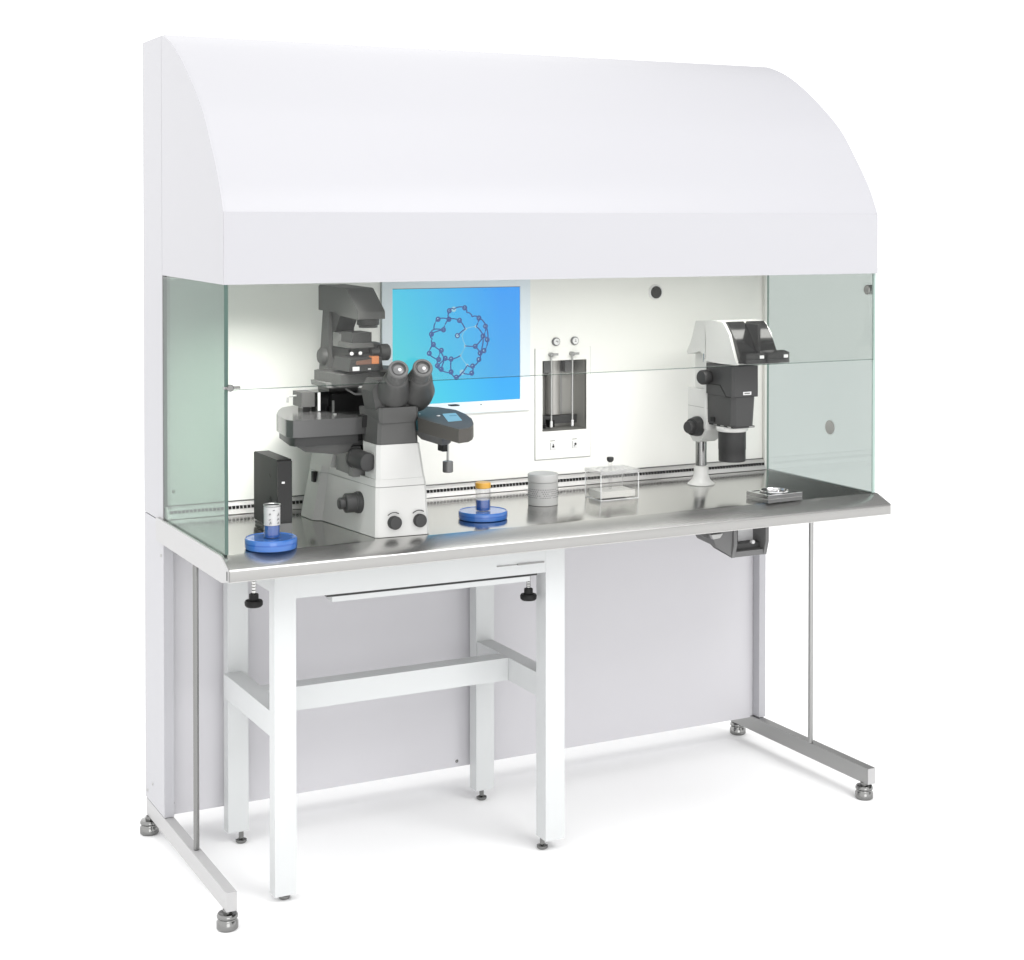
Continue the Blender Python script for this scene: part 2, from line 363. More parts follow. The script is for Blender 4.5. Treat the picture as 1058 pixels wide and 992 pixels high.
# ------------------------------------------------------------------ monitor in the wall
mx0, mx1, mz0, mz1 = .5580, .9800, 1.0086, 1.372
M = thing('wall_monitor', 'white framed wall monitor showing a molecule model on a blue screen', 'monitor', (.77, YW, mz0))
YM = YW-.0085
boxes('bezel', [(mx0, .5862, YM, YW-.0025, mz0, mz1), (.9504, mx1, YM, YW-.0025, mz0, mz1), (.5862, .9504, YM, YW-.0025, mz0, 1.0384), (.5862, .9504, YM, YW-.0025, 1.3350, mz1)], BEZEL, M, smooth=0)
bz = box('screen', .5862, .9504, YM+.003, YW-.003, 1.0384, 1.3350, SCREEN, M, bevel=0, smooth=0)
turn('power_dot', [(.0018, 0), (.0015, .0008)], at(497, 418, Y=YM), (0, -1, 0), KNOB, M, n=12)
boxes('bezel_shade', [(.5862, .9504, YM+.0005, YM+.0029, 1.3335, 1.3349)], CTRLD, bz, smooth=0)
def mp(x, y): return at(400+x*.1512, 280+y*.1512, Y=YM+.002)
N = dict(a=(530,252), b=(425,272), c=(348,330), d=(385,402), e=(422,330), f=(494,338), g=(533,397), h=(608,380), i=(480,442), j=(627,322), k=(672,378), l=(655,445), m=(684,470), n=(602,515), o=(533,512), p=(500,578), q=(548,645), r=(584,650), s=(578,698), t=(512,692), u=(473,727), v=(437,690), w=(370,672), x=(344,647), y=(352,605), z=(288,563), A=(316,503), B=(303,432), C=(370,543), D=(397,597), E=(437,602), F=(627,605), G=(662,545), H=(635,562), I=(455,262), J=(580,312), K=(418,300), L=(545,285), M=(510,445), N=(520,480), O=(320,400), P=(308,465))
EDG = 'aI Ib bK Ke ef fg gh hj jJ JL La ce cO OB dO de dB ig gM MN No hl jk km lm ln no op pE pq qr rF FH Hn Gm GH Hl qt ts sr tu uv vw wx xy yC Az zy xD DC DE Ev CA AP PB wD kl qu'.split()
light = set('hgopqMNIt')
bm = bmesh.new(); bl_ = bmesh.new()
for e in EDG:
    a, b = mp(*N[e[0]]), mp(*N[e[1]]); mid = (a+b)/2
    cen = mp(490, 480); off = (mid-cen); mid += off*.05
    t = bl_ if e[0] in light and e[1] in light else bm
    add_tube(t, [a, (a+mid)/2 + off*.018, mid, (mid+b)/2+off*.018, b], .0017 if t is bm else .0007, 6)
for k, (x, y) in N.items():
    if k in 'MNJKLOP': continue
    p = mp(x, y); t = bl_ if k in light else bm
    r = {'g': .004, 'h': .0042, 'o': .0034, 'p': .003, 'q': .0042}.get(k, .0070)
    add_turn(t, [(r, 0), (r, .0008)], p+Vector((0, .0004, 0)), (0, -1, 0), 16)
    if t is bm and k not in 'i':
        add_turn(bl_, [(r*.36, 0), (r*.36, .0004)], p+Vector((-r*.1, -.0005, r*.1)), (0, -1, 0), 10)
    elif k == 'i':
        add_turn(bl_, [(r*.6, 0), (r*.6, .0004)], p+Vector((0, -.0005, 0)), (0, -1, 0), 10)
tmp_ = bpy.data.meshes.new('t'); nd = len(bm.faces); bl_.to_mesh(tmp_); bl_.free(); bm.from_mesh(tmp_)
for i, f in enumerate(bm.faces): f.material_index = 0 if i < nd else 1
link('molecule_picture', bm, [MOLD, MOLL], bz, smooth=0)

# ------------------------------------------------------------------ white support stand under the worktop
F = thing('support_stand', 'white four-legged support stand under the left half of the worktop', 'stand', (.5, .28, 0))
ZL = .028; ZS = .7475
legs = [(.138, .188, .083, .118), (.807, .858, .067, .115), (.1505, .2015, .462, .497), (.8110, .8625, .452, .490)]
def foot(x, y, lg, r=.0135, m=FOOTM):
    turn('levelling_foot', [(r*.8, 0), (r, .003), (r, .008), (r*.55, .0105), (.006, .011), (.006, .030)], (x, y, .0003), (0, 0, 1), m, lg, n=24)
for k, (a, b, c, d) in enumerate(legs):
    lg = box('leg', a, b, c, d, .0150 if k == 0 else ZL, ZS, FRAMEP, F, bevel=.002)
    foot(*[(.168, .108), (.8155, .100), (.1845, .468), (.8330, .466)][k], lg, .0135)
prism('front_beam', [(.1882, .0833), (.8068, .0673), (.8068, .098), (.1882, .114)], 'z', .672, ZS, FRAMEP, F, bevel=.0008)
box('back_beam', .2020, .8105, .462, .492, .672, ZS, FRAMEP, F, bevel=.0015)
box('side_beam', .141, .185, .1185, .4615, .684, ZS, FRAMEP, F, bevel=.0015)
box('side_beam', .814, .857, .1155, .4515, .684, ZS, FRAMEP, F, bevel=.0015)
box('side_rail', .1400, .1860, .1185, .4615, .362, .4185, FRAMEP, F, bevel=.002)
box('side_rail', .8130, .8570, .1155, .4515, .362, .4185, FRAMEP, F, bevel=.002)
box('cross_rail', .1865, .8125, .275, .325, .3625, .4180, FRAMEP, F, bevel=.002)
tl = at(340, 619, Y=.1); tr = at(541, 595, Y=.1)
def beam_y(x): return .0833 - (x-.1882)*.01600/.6186
tr_ = prism('drawer_strip', [(tl.x, beam_y(tl.x)-.0012), (tr.x, beam_y(tr.x)-.0012), (tr.x, .12), (tl.x, .12)], 'z', .6555, .6672, FRAMEP, F, bevel=.0008)
prism('strip_gap', [(tl.x-.012, beam_y(tl.x)+.0006), (tr.x+.02, beam_y(tr.x)+.0006), (tr.x+.02, .115), (tl.x-.012, .115)], 'z', .6673, .6719, KNOB, tr_, bevel=0)
a = at(511, 584.5, Y=.082); b = at(532, 583, Y=.082); c_ = at(559, 580.8, Y=.082)
boxes('slot_handle', [(a.x, b.x, .0685, .0735, a.z-.0012, a.z+.0012), (b.x, c_.x, .0660, .0725, a.z-.0018, a.z+.0020)], RODM, F, smooth=0)
def knob(px, py, Y, top):
    p = at(px, py, Y=Y)
    k = turn('clamp_knob', [(.010, .020), (.0105, .018), (.0105, .008), (.018, .0065), (.0200, .003), (.0195, -.004), (.0165, -.0075), (.006, -.008)][::-1], p, (0, 0, 1), BLACK, F, n=28)
    bm = bmesh.new(); add_turn(bm, rcyl(.0048, .019, top-p.z), p + Vector((.0, 0, 0)), (0, 0, 1), 14)
    for i in range(10):
        z = .021 + i*(top-p.z-.024)/10
        add_turn(bm, [(.0047, z), (.0055, z+.0012), (.0047, z+.0024)], p, (0, 0, 1), 14)
    link('threaded_rod', bm, CHROME, k)
knob(262.2, 623.2, .05, .768); knob(546, 616.5, .095, .672)

# ------------------------------------------------------------------ inverted microscope
Q = thing('inverted_microscope', 'large grey and white inverted microscope with binocular head beside the monitor', 'microscope', (.42, .2, ZT+.001))
zb = ZT+.0012
def ring(P, z): return [(x, y, z) for x, y in P]
b0 = [(.364,.0265),(.3555,.033),(.326,.285),(.307,.300),(.304,.372),(.312,.386),(.520,.386),(.530,.372),(.528,.300),(.512,.285),(.4845,.026),(.477,.0195)]
b1 = [(.367,.031),(.3590,.0375),(.341,.285),(.328,.300),(.326,.372),(.334,.384),(.500,.384),(.508,.372),(.506,.300),(.495,.285),(.4800,.033),(.473,.027)]
loft('lower_housing', [ring(b0, zb), ring([(x*.995+.002, y) for x, y in b0], zb+.004), ring(b1, .9105)], WHITEP, Q, bevel=.002)
def shr(P, d):
    cx = sum(p[0] for p in P)/len(P); cy = sum(p[1] for p in P)/len(P)
    return [(x+(cx-x)*d, y+(cy-y)*d) for x, y in P]
b2 = [(.3685,.033),(.3605,.040),(.344,.285),(.331,.300),(.329,.372),(.337,.384),(.497,.384),(.505,.372),(.503,.300),(.492,.285),(.4780,.035),(.471,.029)]
loft('housing_seam', [ring(shr(b1, .012), .9106), ring(shr(b1, .012), .9118)], LINEG, Q)
loft('middle_housing', [ring(b1, .9119), ring(b2, .9280)], WHITEP, Q, bevel=.001)
u0 = [(.3690,.033),(.3610,.040),(.3600,.100),(.365,.106),(.472,.106),(.477,.100),(.4775,.036),(.470,.029)]
u1 = [(.3720,.038),(.3640,.045),(.3640,.125),(.369,.131),(.462,.131),(.4675,.125),(.4665,.040),(.459,.034)]
loft('front_column', [ring(u0, .9283), ring(u1, 1.0050)], WHITEP, Q, bevel=.0015)
d0 = [(.3735,.040),(.3660,.047),(.3660,.130),(.371,.136),(.459,.136),(.4650,.130),(.4640,.042),(.457,.036)]
d1 = [(.3780,.044),(.3710,.051),(.3710,.165),(.376,.171),(.455,.171),(.4610,.165),(.4600,.046),(.453,.040)]
loft('eyepiece_column', [ring(d0, 1.0053), ring(d1, 1.0800)], GREYX, Q, bevel=.0015)
# collar under the binoculars
cu = [(.375,.034),(.368,.040),(.370,.12),(.376,.125),(.458,.125),(.463,.12),(.464,.040),(.457,.034)]
loft('head_collar', [ring(shr(cu, .06), 1.0535), ring(cu, 1.066), ring(cu, 1.084), ring(shr(cu, .04), 1.088)], GREYX, Q, bevel=.002)
# rear column and dark core
r0 = [(.336,.262),(.331,.300),(.329,.372),(.337,.384),(.497,.384),(.505,.372),(.503,.300),(.492,.262)]
r1 = [(.352,.235),(.347,.300),(.345,.365),(.352,.377),(.482,.377),(.490,.365),(.487,.300),(.478,.235)]
loft('rear_column', [ring(r0, .9283), ring(r1, 1.018)], WHITEP, Q, bevel=.002)
box('nosepiece_core', .372, .468, .107, .234, .9283, 1.03, BLACK, Q)
prism('optics_block', [(.338,.9283),(.338,.99),(.37,.99),(.37,.9283)], 'y', .150, .225, GREYL, Q, bevel=.002)
turn('filter_drum', [(.016, .0), (.0235, .004), (.0235, .012), (.0215, .014), (.0215, .078), (.019, .084), (.008, .087)], (.349, .138, .966), (0, -1, 0), GREYD, Q, n=36)
box('drum_bracket', .338, .372, .12, .148, .925, .95, GREYL, Q)
# focus knobs
p = at(370, 519, X=.349)
fk = turn('focus_knob', [(.025, -.012), (.025, .003), (.0235, .004), (.0235, .007), (.022, .0085), (.022, .030), (.020, .032), (.0135, .033), (.0135, .044), (.011, .0465), (.004, .047)], p, (-1, .08, .0), KNOB, Q, n=36)
turn('focus_knob', [(.025, 0), (.025, .012), (.022, .014), (.022, .022)], (.488, .125, .862), (1, 0, 0), KNOB, Q, n=36)
p = at(437, 467, Y=.06)
turn('side_button', rcyl(.006, -.01, .008), (.474, .075, .985), (1, 0, 0), KNOB, Q, n=20)
for px, py in ((407.2, 540), (433, 537.5)):
    t = (at(px, py, Y=.024).z-.80)/.11
    p = at(px, py, Y=.0235)
    k = turn('front_dial', [(.0150, -.004), (.0150, .010), (.0135, .0125), (.006, .013)], p, (0, -1, .04), KNOB, Q, n=32)
    bm = bmesh.new(); q = Vector((p.x-.002, p.y-.0025, p.z+.003))
    pts = [q + Vector((math.sin(t)*.020, 0, math.cos(t)*.020)) for t in [(-45+i*12)*PI/180 for i in range(7)]]
    add_tube(bm, pts, .0010, 6); add_tube(bm, [pts[-1]+Vector((-.004, -.0005, .002)), pts[-1]+Vector((.003, -.0005, -.001))], .0013, 6)
    link('dial_arc', bm, KNOB, k)
p = at(372, 530.5, X=.3535)
bm = bmesh.new()
add_tube(bm, [p + Vector((.0, math.cos(t)*.0042, math.sin(t)*.0042)) for t in [(50+i*26)*PI/180 for i in range(10)]], .0010, 6)
add_turn(bm, [(.0014, -.001), (.0014, .001)], p, (-1, 0, 0), 10)
link('housing_mark', bm, KNOB, Q)
p = at(327, 492.7, X=.327)
prism('power_switch', [(p.y-.0075, p.z-.011), (p.y+.0075, p.z-.011), (p.y+.0075, p.z+.013), (p.y-.0075, p.z+.013)], 'x', .3165, .345, BLACK, Q, bevel=.003)
# binocular head
def lobe(top, bot, r0, r1, name):
    top = Vector(top); bot = Vector(bot); d = (top-bot).normalized(); a, b, _ = frame_of(d)
    if abs(a.x) < abs(b.x): a, b = b, a
    rings = []
    for t, r, sx in ((-.10, r0*.72, 1.0), (-.04, r0*.92, 1.0), (.12, r0*1.0, 1.05), (.38, r0*1.05, 1.05), (.60, (r0+r1)*.50, 1.05), (.82, r1*1.02, 1.02), (.97, r1*.93, 1.0), (1.0, r1*.86, 1.0)):
        c = bot.lerp(top, t)
        rings.append([c + a*math.cos(2*PI*i/40)*r*sx + b*math.sin(2*PI*i/40)*r for i in range(40)])
    return loft(name, rings, GREYX, Q, smooth=60)
for side_, (ex, ey), (bx, by) in ((0, (411.3, 383.5), (404.5, 412)), (1, (436.3, 382), (429, 411))):
    top = at(ex, ey, Y=-.025); bot = at(bx, by, Y=.085)
    dv = (top-bot).normalized()
    body = lobe(top - dv*.030, bot, .0365, .0285, 'eyepiece_tube')
    turn('eyepiece', [(.0210, -.036), (.0210, -.016), (.0195, -.0155), (.0195, -.0145), (.0215, -.0140), (.0215, -.004), (.0190, -.0030), (.0190, -.002), (.0225, -.0015), (.0225, .008), (.0205, .0105), (.0165, .0110), (.0155, .004), (.001, .003)], top, dv, EYEM, body, n=36)
    turn('eye_lens', [(.0130, .0045), (.0115, .0062), (.006, .0072), (.001, .0074)], top, dv, mat('lens_glass', .16, .12), body, n=30)
    turn('lens_core', [(.0040, .0072), (.0030, .0080), (.001, .0082)], top+RT*.003, dv, WHITE, body, n=20)
prism('head_base', [(.366, 1.083), (.380, 1.078), (.455, 1.078), (.468, 1.084), (.474, 1.125), (.462, 1.150), (.372, 1.150), (.358, 1.125)], 'y', .052, .12, GREYX, Q, bevel=.012, seg=4)
# lamp house on its pillar
HX0, HX1 = .3553, .4215
hp = [(.3855, 1.349), (.377, 1.353), (.208, 1.3505), (.200, 1.349), (.1315, 1.3000), (.1300, 1.2965), (.1300, 1.2815), (.138, 1.2810), (.255, 1.2850), (.262, 1.2905), (.3855, 1.2920)]
LHs = prism('lamp_house', hp, 'x', HX0, HX1, GREYX, Q, bevel=.0025)
p = at(376.5, 332, Y=.165)
turn('lamp_ring', [(.022, 0), (.026, .002), (.026, .014), (.022, .016), (.022, .021)], (p.x+.012, .172, 1.281), (0, 0, -1), GREYD, LHs, n=36)
loft('pillar', [[(.359,.366,1.293),(.359,.326,1.293),(.420,.326,1.293),(.420,.366,1.293)], [(.357,.374,1.22),(.357,.322,1.22),(.424,.322,1.22),(.424,.374,1.22)], [(.354,.388,1.10),(.354,.312,1.10),(.428,.312,1.10),(.428,.388,1.10)]], GREYX, Q, bevel=.004)
prism('pillar_gusset', [(.329, 1.292), (.262, 1.292), (.329, 1.215)], 'x', .366, .412, GREYD, Q, bevel=.001)
# tilt hinge boss
p = at(337, 367.5, X=.345)
turn('hinge_boss', [(.009, .012), (.015, .0105), (.0215, .004), (.0235, -.004), (.018, -.012)], (.353, .350, p.z-.004), (-1, 0, 0), GREYX, Q, n=36)
# condenser turret
def fbox(name, x0, y0, x1, y1, Y, depth, m, par, bevel=.0015):
    a = at(x0, y0, Y=Y); b = at(x1, y1, Y=Y)
    return box(name, a.x, b.x, Y, Y+depth, a.z, b.z, m, par, bevel=bevel)
fbox('condenser_arm', 360, 361, 372, 372, .215, .12, GREYD, Q)
fbox('condenser_mount', 360, 346, 367, 360, .19, .10, GREYL, Q, .002)
fbox('condenser_lens', 364, 344, 384, 356, .165, .07, GREYD, Q, .002)
fbox('lens_tab', 362, 355, 386, 359, .160, .08, GREYX, Q, .001)
cx_, cz_ = xz(374, 364, .19)
turn('condenser_turret', [(.030, 0), (.037, .004), (.037, .012), (.030, .016), (.030, .026), (.035, .028), (.037, .036), (.030, .038)], (cx_+.012, .205, at(375, 371, Y=.19).z), (0, 0, 1), GREYD, Q, n=40)
for px, py in ((363.3, 365.5), (372.2, 365)):
    turn('turret_screw', [(.0042, 0), (.0040, .002)], at(px, py, Y=.157), (0, -1, 0), WHITE, Q, n=14)
p = at(393, 364, Y=.165)
turn('condenser_knob', [(.010, -.020), (.010, 0), (.0180, .001), (.0195, .004), (.0195, .021), (.0170, .024), (.006, .025)], (p.x-.004, .165, p.z), (1, 0, 0), KNOB, Q, n=32)
tp = at(378, 378, Y=.15)
pl = prism('filter_slider', [xz(360, 384.5, .135), xz(396, 382, .135), xz(394, 369, .135), xz(363, 371, .135)], 'y', .135, .24, GREYD, Q, bevel=.002)
fbox('orange_filter', 384.5, 368.3, 391.5, 375.8, .132, .018, ORANGE, pl, .001)
prism('filter_glow', [xz(368, 373.5, .1338), xz(384, 371, .1338), xz(384, 376.2, .1338), xz(368, 377, .1338)], 'y', .1338, .136, mat('brown_filter', lin('7a5a4c'), .3), pl, bevel=0)
fbox('white_tag', 364.5, 379.3, 371.4, 383.2, .1335, .004, WHITE, pl, .0003)
fbox('small_tag', 380.5, 380.7, 383.2, 381.9, .1335, .004, WHITE, pl, .0003)
# curved bracket and stage
BY = .150
ptop = [(at(354, 391, Y=BY).x-.004, BY), (.470, BY+.02), (.478, BY+.05), (.470, .33), (at(354, 391, Y=BY).x+.002, .318), (at(354, 391, Y=BY).x-.012, .302), (at(354, 391, Y=BY).x-.012, .27)]
zt_, zb_ = at(354, 387.5, Y=BY).z, at(354, 400, Y=BY).z
prism('stage_bracket', ptop, 'z', zb_, zt_, GREYL if False else GREYX, Q, bevel=.003)
disc_c = Vector((.432, .205, zt_))
turn('bracket_disc', [(.056, 0), (.058, .003), (.054, .009), (.03, .010)], disc_c, (0, 0, 1), GREYX, Q, n=48)
prism('bracket_foot', [xz(336.6, 396, .20), xz(354, 395.5, .20), xz(371, 395.5, .20), xz(371, 400.3, .20), xz(345, 401.2, .20), xz(337.5, 400.8, .20)], 'y', .20, .30, GREYL, Q, bevel=.001)
# motor stage
zs = 1.0605
stg = [(.372, .118), (.215, .118), (.197, .124), (.190, .138), (.190, .16), (.205, .26), (.236, .335), (.262, .385), (.31, .42), (.51, .42), (.51, .19), (.44, .172)]
prism('motor_stage', stg, 'z', 1.022, zs, GLOSSG, Q, bevel=.004, seg=3)
stl = [(.352, .124), (.222, .124), (.203, .132), (.198, .15), (.222, .29), (.262, .36), (.33, .36), (.352, .30)]
prism('stage_skirt', stl, 'z', 1.001, 1.0215, GREYD, Q, bevel=.002)
loft('stage_drive', [[(.232,.142,.986),(.300,.130,.978),(.330,.135,.980),(.330,.30,.982),(.25,.30,.988)], [(.210,.136,1.0005),(.300,.126,1.0005),(.343,.130,1.0005),(.343,.30,1.0005),(.225,.30,1.0005)]], GREYX, Q, bevel=.004)
tube('cable_guide', [at(297.5, 444, Y=.16), at(299.5, 451, Y=.16), at(307, 457.5, Y=.155), at(320, 462, Y=.15), at(333, 467, Y=.14)], .0024, CTRL, Q)
fbox('drive_label', 315.5, 457.5, 325, 461, .1255, .004, BLACK, Q, .0005)
fbox('stage_gap', 375, 429.5, 383.5, 441, .112, .03, HOLE, Q, .0005)
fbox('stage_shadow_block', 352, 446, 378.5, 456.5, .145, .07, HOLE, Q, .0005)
fbox('stage_underplate', 351, 456.5, 378, 459.5, .138, .09, GREYD, Q, .0008)
# objective housing on top of the stage
bx0 = at(321.5, 405, Y=.25)
box('filter_box', .268, .300, .265, .325, zs+.012, zs+.046, GREYX, Q, bevel=.002)
box('filter_box_side', .3005, .338, .262, .325, zs+.012, zs+.046, BLACKG, Q, bevel=.0015)
boxes('box_feet', [(.272, .291, .268, .30, zs, zs+.0118), (.298, .306, .268, .30, zs, zs+.0118), (.315, .336, .268, .30, zs, zs+.0118)], BLACKG, Q, bevel=.001)
boxes('box_reflection', [(.3065, .3125, .2595, .2619, zs+.002, zs+.045)], WHITE, Q, bevel=.0008)  # white reflection on the glossy black side, modelled as a strip
box('specimen_stage', .3385, .505, .250, .36, zs, zs+.040, BLACK, Q, bevel=.002)
boxes('stage_pin', [(.337, .341, .244, .249, zs, zs+.026)], SILVER, Q, bevel=.0005)
tube('stage_lever', [at(357, 401.5, Y=.18), at(362, 404.5, Y=.175), at(367, 407.5, Y=.17), at(385, 407, Y=.17)], .0026, GREYL, Q)
tube('stage_handle', [at(297, 416, Y=.30), at(297.3, 411, Y=.30), at(299.5, 409.4, Y=.30), at(310, 408.6, Y=.30)], .0028, SILVER, Q)
turn('stage_screw', [(.004, 0), (.004, .003)], at(346, 428.7, Z=zs), (0, 0, 1), SILVER, Q, n=12)
# right wing with the display
WZ = zs+.004
wing = [at(431, 419.5, Z=WZ), at(452, 420.5, Z=WZ), at(471, 423.5, Z=WZ), at(481, 427.8, Z=WZ), at(487.3, 432.5, Z=WZ), at(489.3, 437, Z=WZ), at(488, 440, Z=WZ), at(484, 442.3, Z=WZ), at(474, 443.6, Z=WZ), at(432, 432, Z=WZ)]
wp = [(p.x, p.y) for p in wing]
WG = prism('control_wing', wp, 'z', WZ-.030, WZ, WINGM, Q, bevel=.006, seg=4)
wl = [(x*.9+.059-.008, y*.8+.058) for x, y in wp]
loft('wing_underside', [[(x, y, WZ-.055) for x, y in shr(wl, .35)], [(x, y, WZ-.0305) for x, y in shr(wl, .02)]], GREYD, WG, bevel=.002)
d4 = [at(457.3, 427.6, Z=WZ+.0012), at(470.8, 426.6, Z=WZ+.0012), at(477.3, 434.0, Z=WZ+.0012), at(463.3, 435.4, Z=WZ+.0012)]
prism('wing_display', [(p.x, p.y) for p in d4], 'z', WZ-.001, WZ+.0012, LCD, WG, bevel=0)
bm = bmesh.new()
for (a, b) in ((.4, .35),):
    p = d4[0].lerp(d4[1], a).lerp(d4[3].lerp(d4[2], a), b) ; add_box(bm, p.x, p.x+.016, p.y-.003, p.y+.004, WZ+.0013, WZ+.0018)
link('display_mark', bm, mat('display_ink', lin('4f87a8'), .5), WG, smooth=0)
turn('wing_button', [(.0045, 0), (.004, .0014)], at(453, 429.8, Z=WZ), (0, 0, 1), WHITE, WG, n=16)
turn('wing_button', [(.0035, 0), (.003, .0012)], at(433.3, 428, Z=WZ), (0, 0, 1), SILVER, WG, n=14)
p = at(468.5, 421, Y=.30)
box('wing_lock', p.x-.010, p.x+.012, .29, .31, WZ-.01, p.z+.004, BLACK, WG)
jp = at(462.3, 460, Y=.16)
jx = jp.x
js = turn('joystick_stem', rcyl(.0032, 0, .075), (jx+.001, .16, .94), (0, 0, 1), SILVER, WG, n=14)
box('joystick_mount', jx-.016, jx-.004, .15, .18, at(456, 467, Y=.15).z, 1.02, BLACK, WG)
kz = at(462, 488, Y=.16).z
turn('joystick_knob', rcyl(.0125, kz, at(462, 476.5, Y=.16).z), (jx+.001, .16, 0), (0, 0, 1), mat('knob_grey', .16, .35, .3), js, n=24)

# ------------------------------------------------------------------ black power unit
B = thing('power_unit', 'tall matte black power supply box left of the inverted microscope', 'power supply', (.19, .25, ZT))
bt = .9690
pu = prism('case', [(.1655, ZT+.008), (.327, ZT+.012), (.330, ZT+.02), (.330, bt-.003), (.322, bt), (.1655, bt)], 'x', .1735, .2072, BLACK, B, bevel=.0025)
box('front_panel', .1740, .2078, .1625, .1653, ZT+.026, bt-.0035, BLACKG, B, bevel=.001)
box('stand_foot', .1745, .2068, .164, .326, ZT+.0008, ZT+.0078, CTRLD, B, bevel=.001)
box('foot_front', .1740, .2075, .1620, .1652, ZT+.0015, ZT+.0255, CTRL, B, bevel=.001)
p = at(292.6, 498.8, Y=.162)
box('power_light', p.x-.0035, p.x+.0035, .1612, .1624, p.z-.002, p.z+.002, WHITE, B, bevel=0)
bm = bmesh.new()
p = at(280, 519, X=.173)
add_tube(bm, [p+Vector((0, .010, .006)), p+Vector((0, .002, .012)), p+Vector((0, -.002, .003)), p+Vector((0, .006, .001)), p+Vector((0, -.006, -.010))], .0008, 5)
p = at(279, 492, X=.173); add_tube(bm, [p+Vector((0, .004, .004)), p+Vector((0, -.004, -.002))], .0008, 5)
link('case_mark', bm, HOLE, B)

# ------------------------------------------------------------------ dishes and jars on the worktop
def dish(px, pyt, r, h, label):
    p = at(px, pyt, Z=ZT+h)
    D = thing('blue_dish', label, 'dish', (p.x, p.y, ZT), 'blue round dishes on the worktop')
    turn('dish_base', [(r*.93, .0005), (r*.985, .002), (r, .006), (r, h-.003), (r*.985, h-.001), (r*.95, h), (r*.93, h-.0012)], (p.x, p.y, ZT+.0003), (0, 0, 1), BLUEL, D, n=64)
    turn('dish_rim', [(r*.9995, h*.50), (r*1.004, h*.54), (r*1.004, h*.60), (r*.9995, h*.64)], (p.x, p.y, ZT+.0003), (0, 0, 1), BLUE, D, n=64)
    return p
p = dish(280, 554.8, .0565, .0245, 'blue round dish at the left end of the worktop under the open beaker')
def jar_body(bm, p, r, z0, z1, t=.0016):
    add_turn(bm, [(r, z0), (r, z1), (r-t, z1), (r-t, z0+t)], p, (0, 0, 1), 36, cap=False)
jz = ZT+.0252
J = thing('beaker', 'small open printed beaker with blue liquid standing on the left dish', 'beaker', (p.x, p.y, jz))
bp_ = Vector((p.x, p.y, jz)) + Vector((.001, -.004, 0))
hz = .070
bm = bmesh.new(); jar_body(bm, bp_, .0185, 0, hz); link('beaker_glass', bm, G_WHITE, J)
turn('beaker_liquid', [(.0165, .001), (.0165, .026)], bp_, (0, 0, 1), BLUE, J, n=36)
turn('beaker_sleeve', [(.0176, .027), (.0176, .066)], bp_, (0, 0, 1), mat('paper_white', .62, .7), J, n=36, cap=False)
turn('beaker_rim', [(.0187, hz-.002), (.0190, hz-.0005), (.0185, hz+.0008), (.0165, hz-.001)], bp_, (0, 0, 1), SILVER, J, n=36, cap=False)
bm = bmesh.new()
vd = math.atan2(CY-bp_.y, CX-bp_.x)
for da, z, w, h in ((-.25, .052, .003, .004), (-.25, .040, .004, .002), (-.2, .033, .004, .006), (.75, .050, .0035, .006), (.75, .040, .004, .004), (.78, .032, .003, .004), (.2, .060, .004, .0015)):
    a = vd+da; c = bp_ + Vector((math.cos(a)*.0188, math.sin(a)*.0188, z)); tdir = Vector((-math.sin(a), math.cos(a), 0))
    add_tube(bm, [c - tdir*w*.5 - Vector((0, 0, h/2)), c + tdir*w*.3 + Vector((0, 0, h/2)), c + tdir*w*.5 - Vector((0, 0, h/3))], .0008, 5)
link('beaker_print', bm, CTRL, J)
p = dish(499, 527.2, .0585, .0200, 'blue round dish right of the inverted microscope under the capped jar')
jz = ZT+.0207
J = thing('specimen_jar', 'small clear jar with amber lid and blue liquid standing on the right dish', 'jar', (p.x, p.y, jz))
bp_ = Vector((p.x, p.y, jz))
bm = bmesh.new(); jar_body(bm, bp_, .0182, 0, .052); link('jar_glass', bm, G_WHITE, J)
turn('jar_liquid', [(.0164, .001), (.0164, .025)], bp_, (0, 0, 1), BLUE, J, n=36)
turn('lid', rcyl(.0188, .0525, .066), bp_, (0, 0, 1), GOLD, J, n=40)

# white perforated canister
D_ = thing('white_canister', 'white lidded canister with a dotted band, between jar and clear box', 'canister', (0, 0, 0))
ct = at(561, 489, Z=ZT+.0775); cr = .0372
D_.location = (ct.x, ct.y, ZT); bpy.context.view_layer.update()
cp = Vector((ct.x, ct.y, ZT))
turn('canister_body', [(cr-.001, .0004), (cr, .0015), (cr, .057), (cr-.0004, .0575)], cp, (0, 0, 1), DRUM, D_, n=64)
turn('canister_lid', [(cr-.0002, .0580), (cr+.0008, .0585), (cr+.0008, .0755), (cr-.0006, .0775), (cr-.004, .0785), (cr-.012, .0780)], cp, (0, 0, 1), DRUM, D_, n=64)
bm = bmesh.new()
for k in range(5):
    for i in range(40):
        if random.random() < .10: continue
        a = 2*PI*(i+.5*(k % 2))/40; z = .0210 + k*.0050
        d = Vector((math.cos(a), math.sin(a), 0))
        add_turn(bm, [(.0014, 0), (.0012, .0004)], cp + d*cr + Vector((0, 0, z)), d, 6)
link('dotted_band', bm, DRUMD, D_, smooth=0)

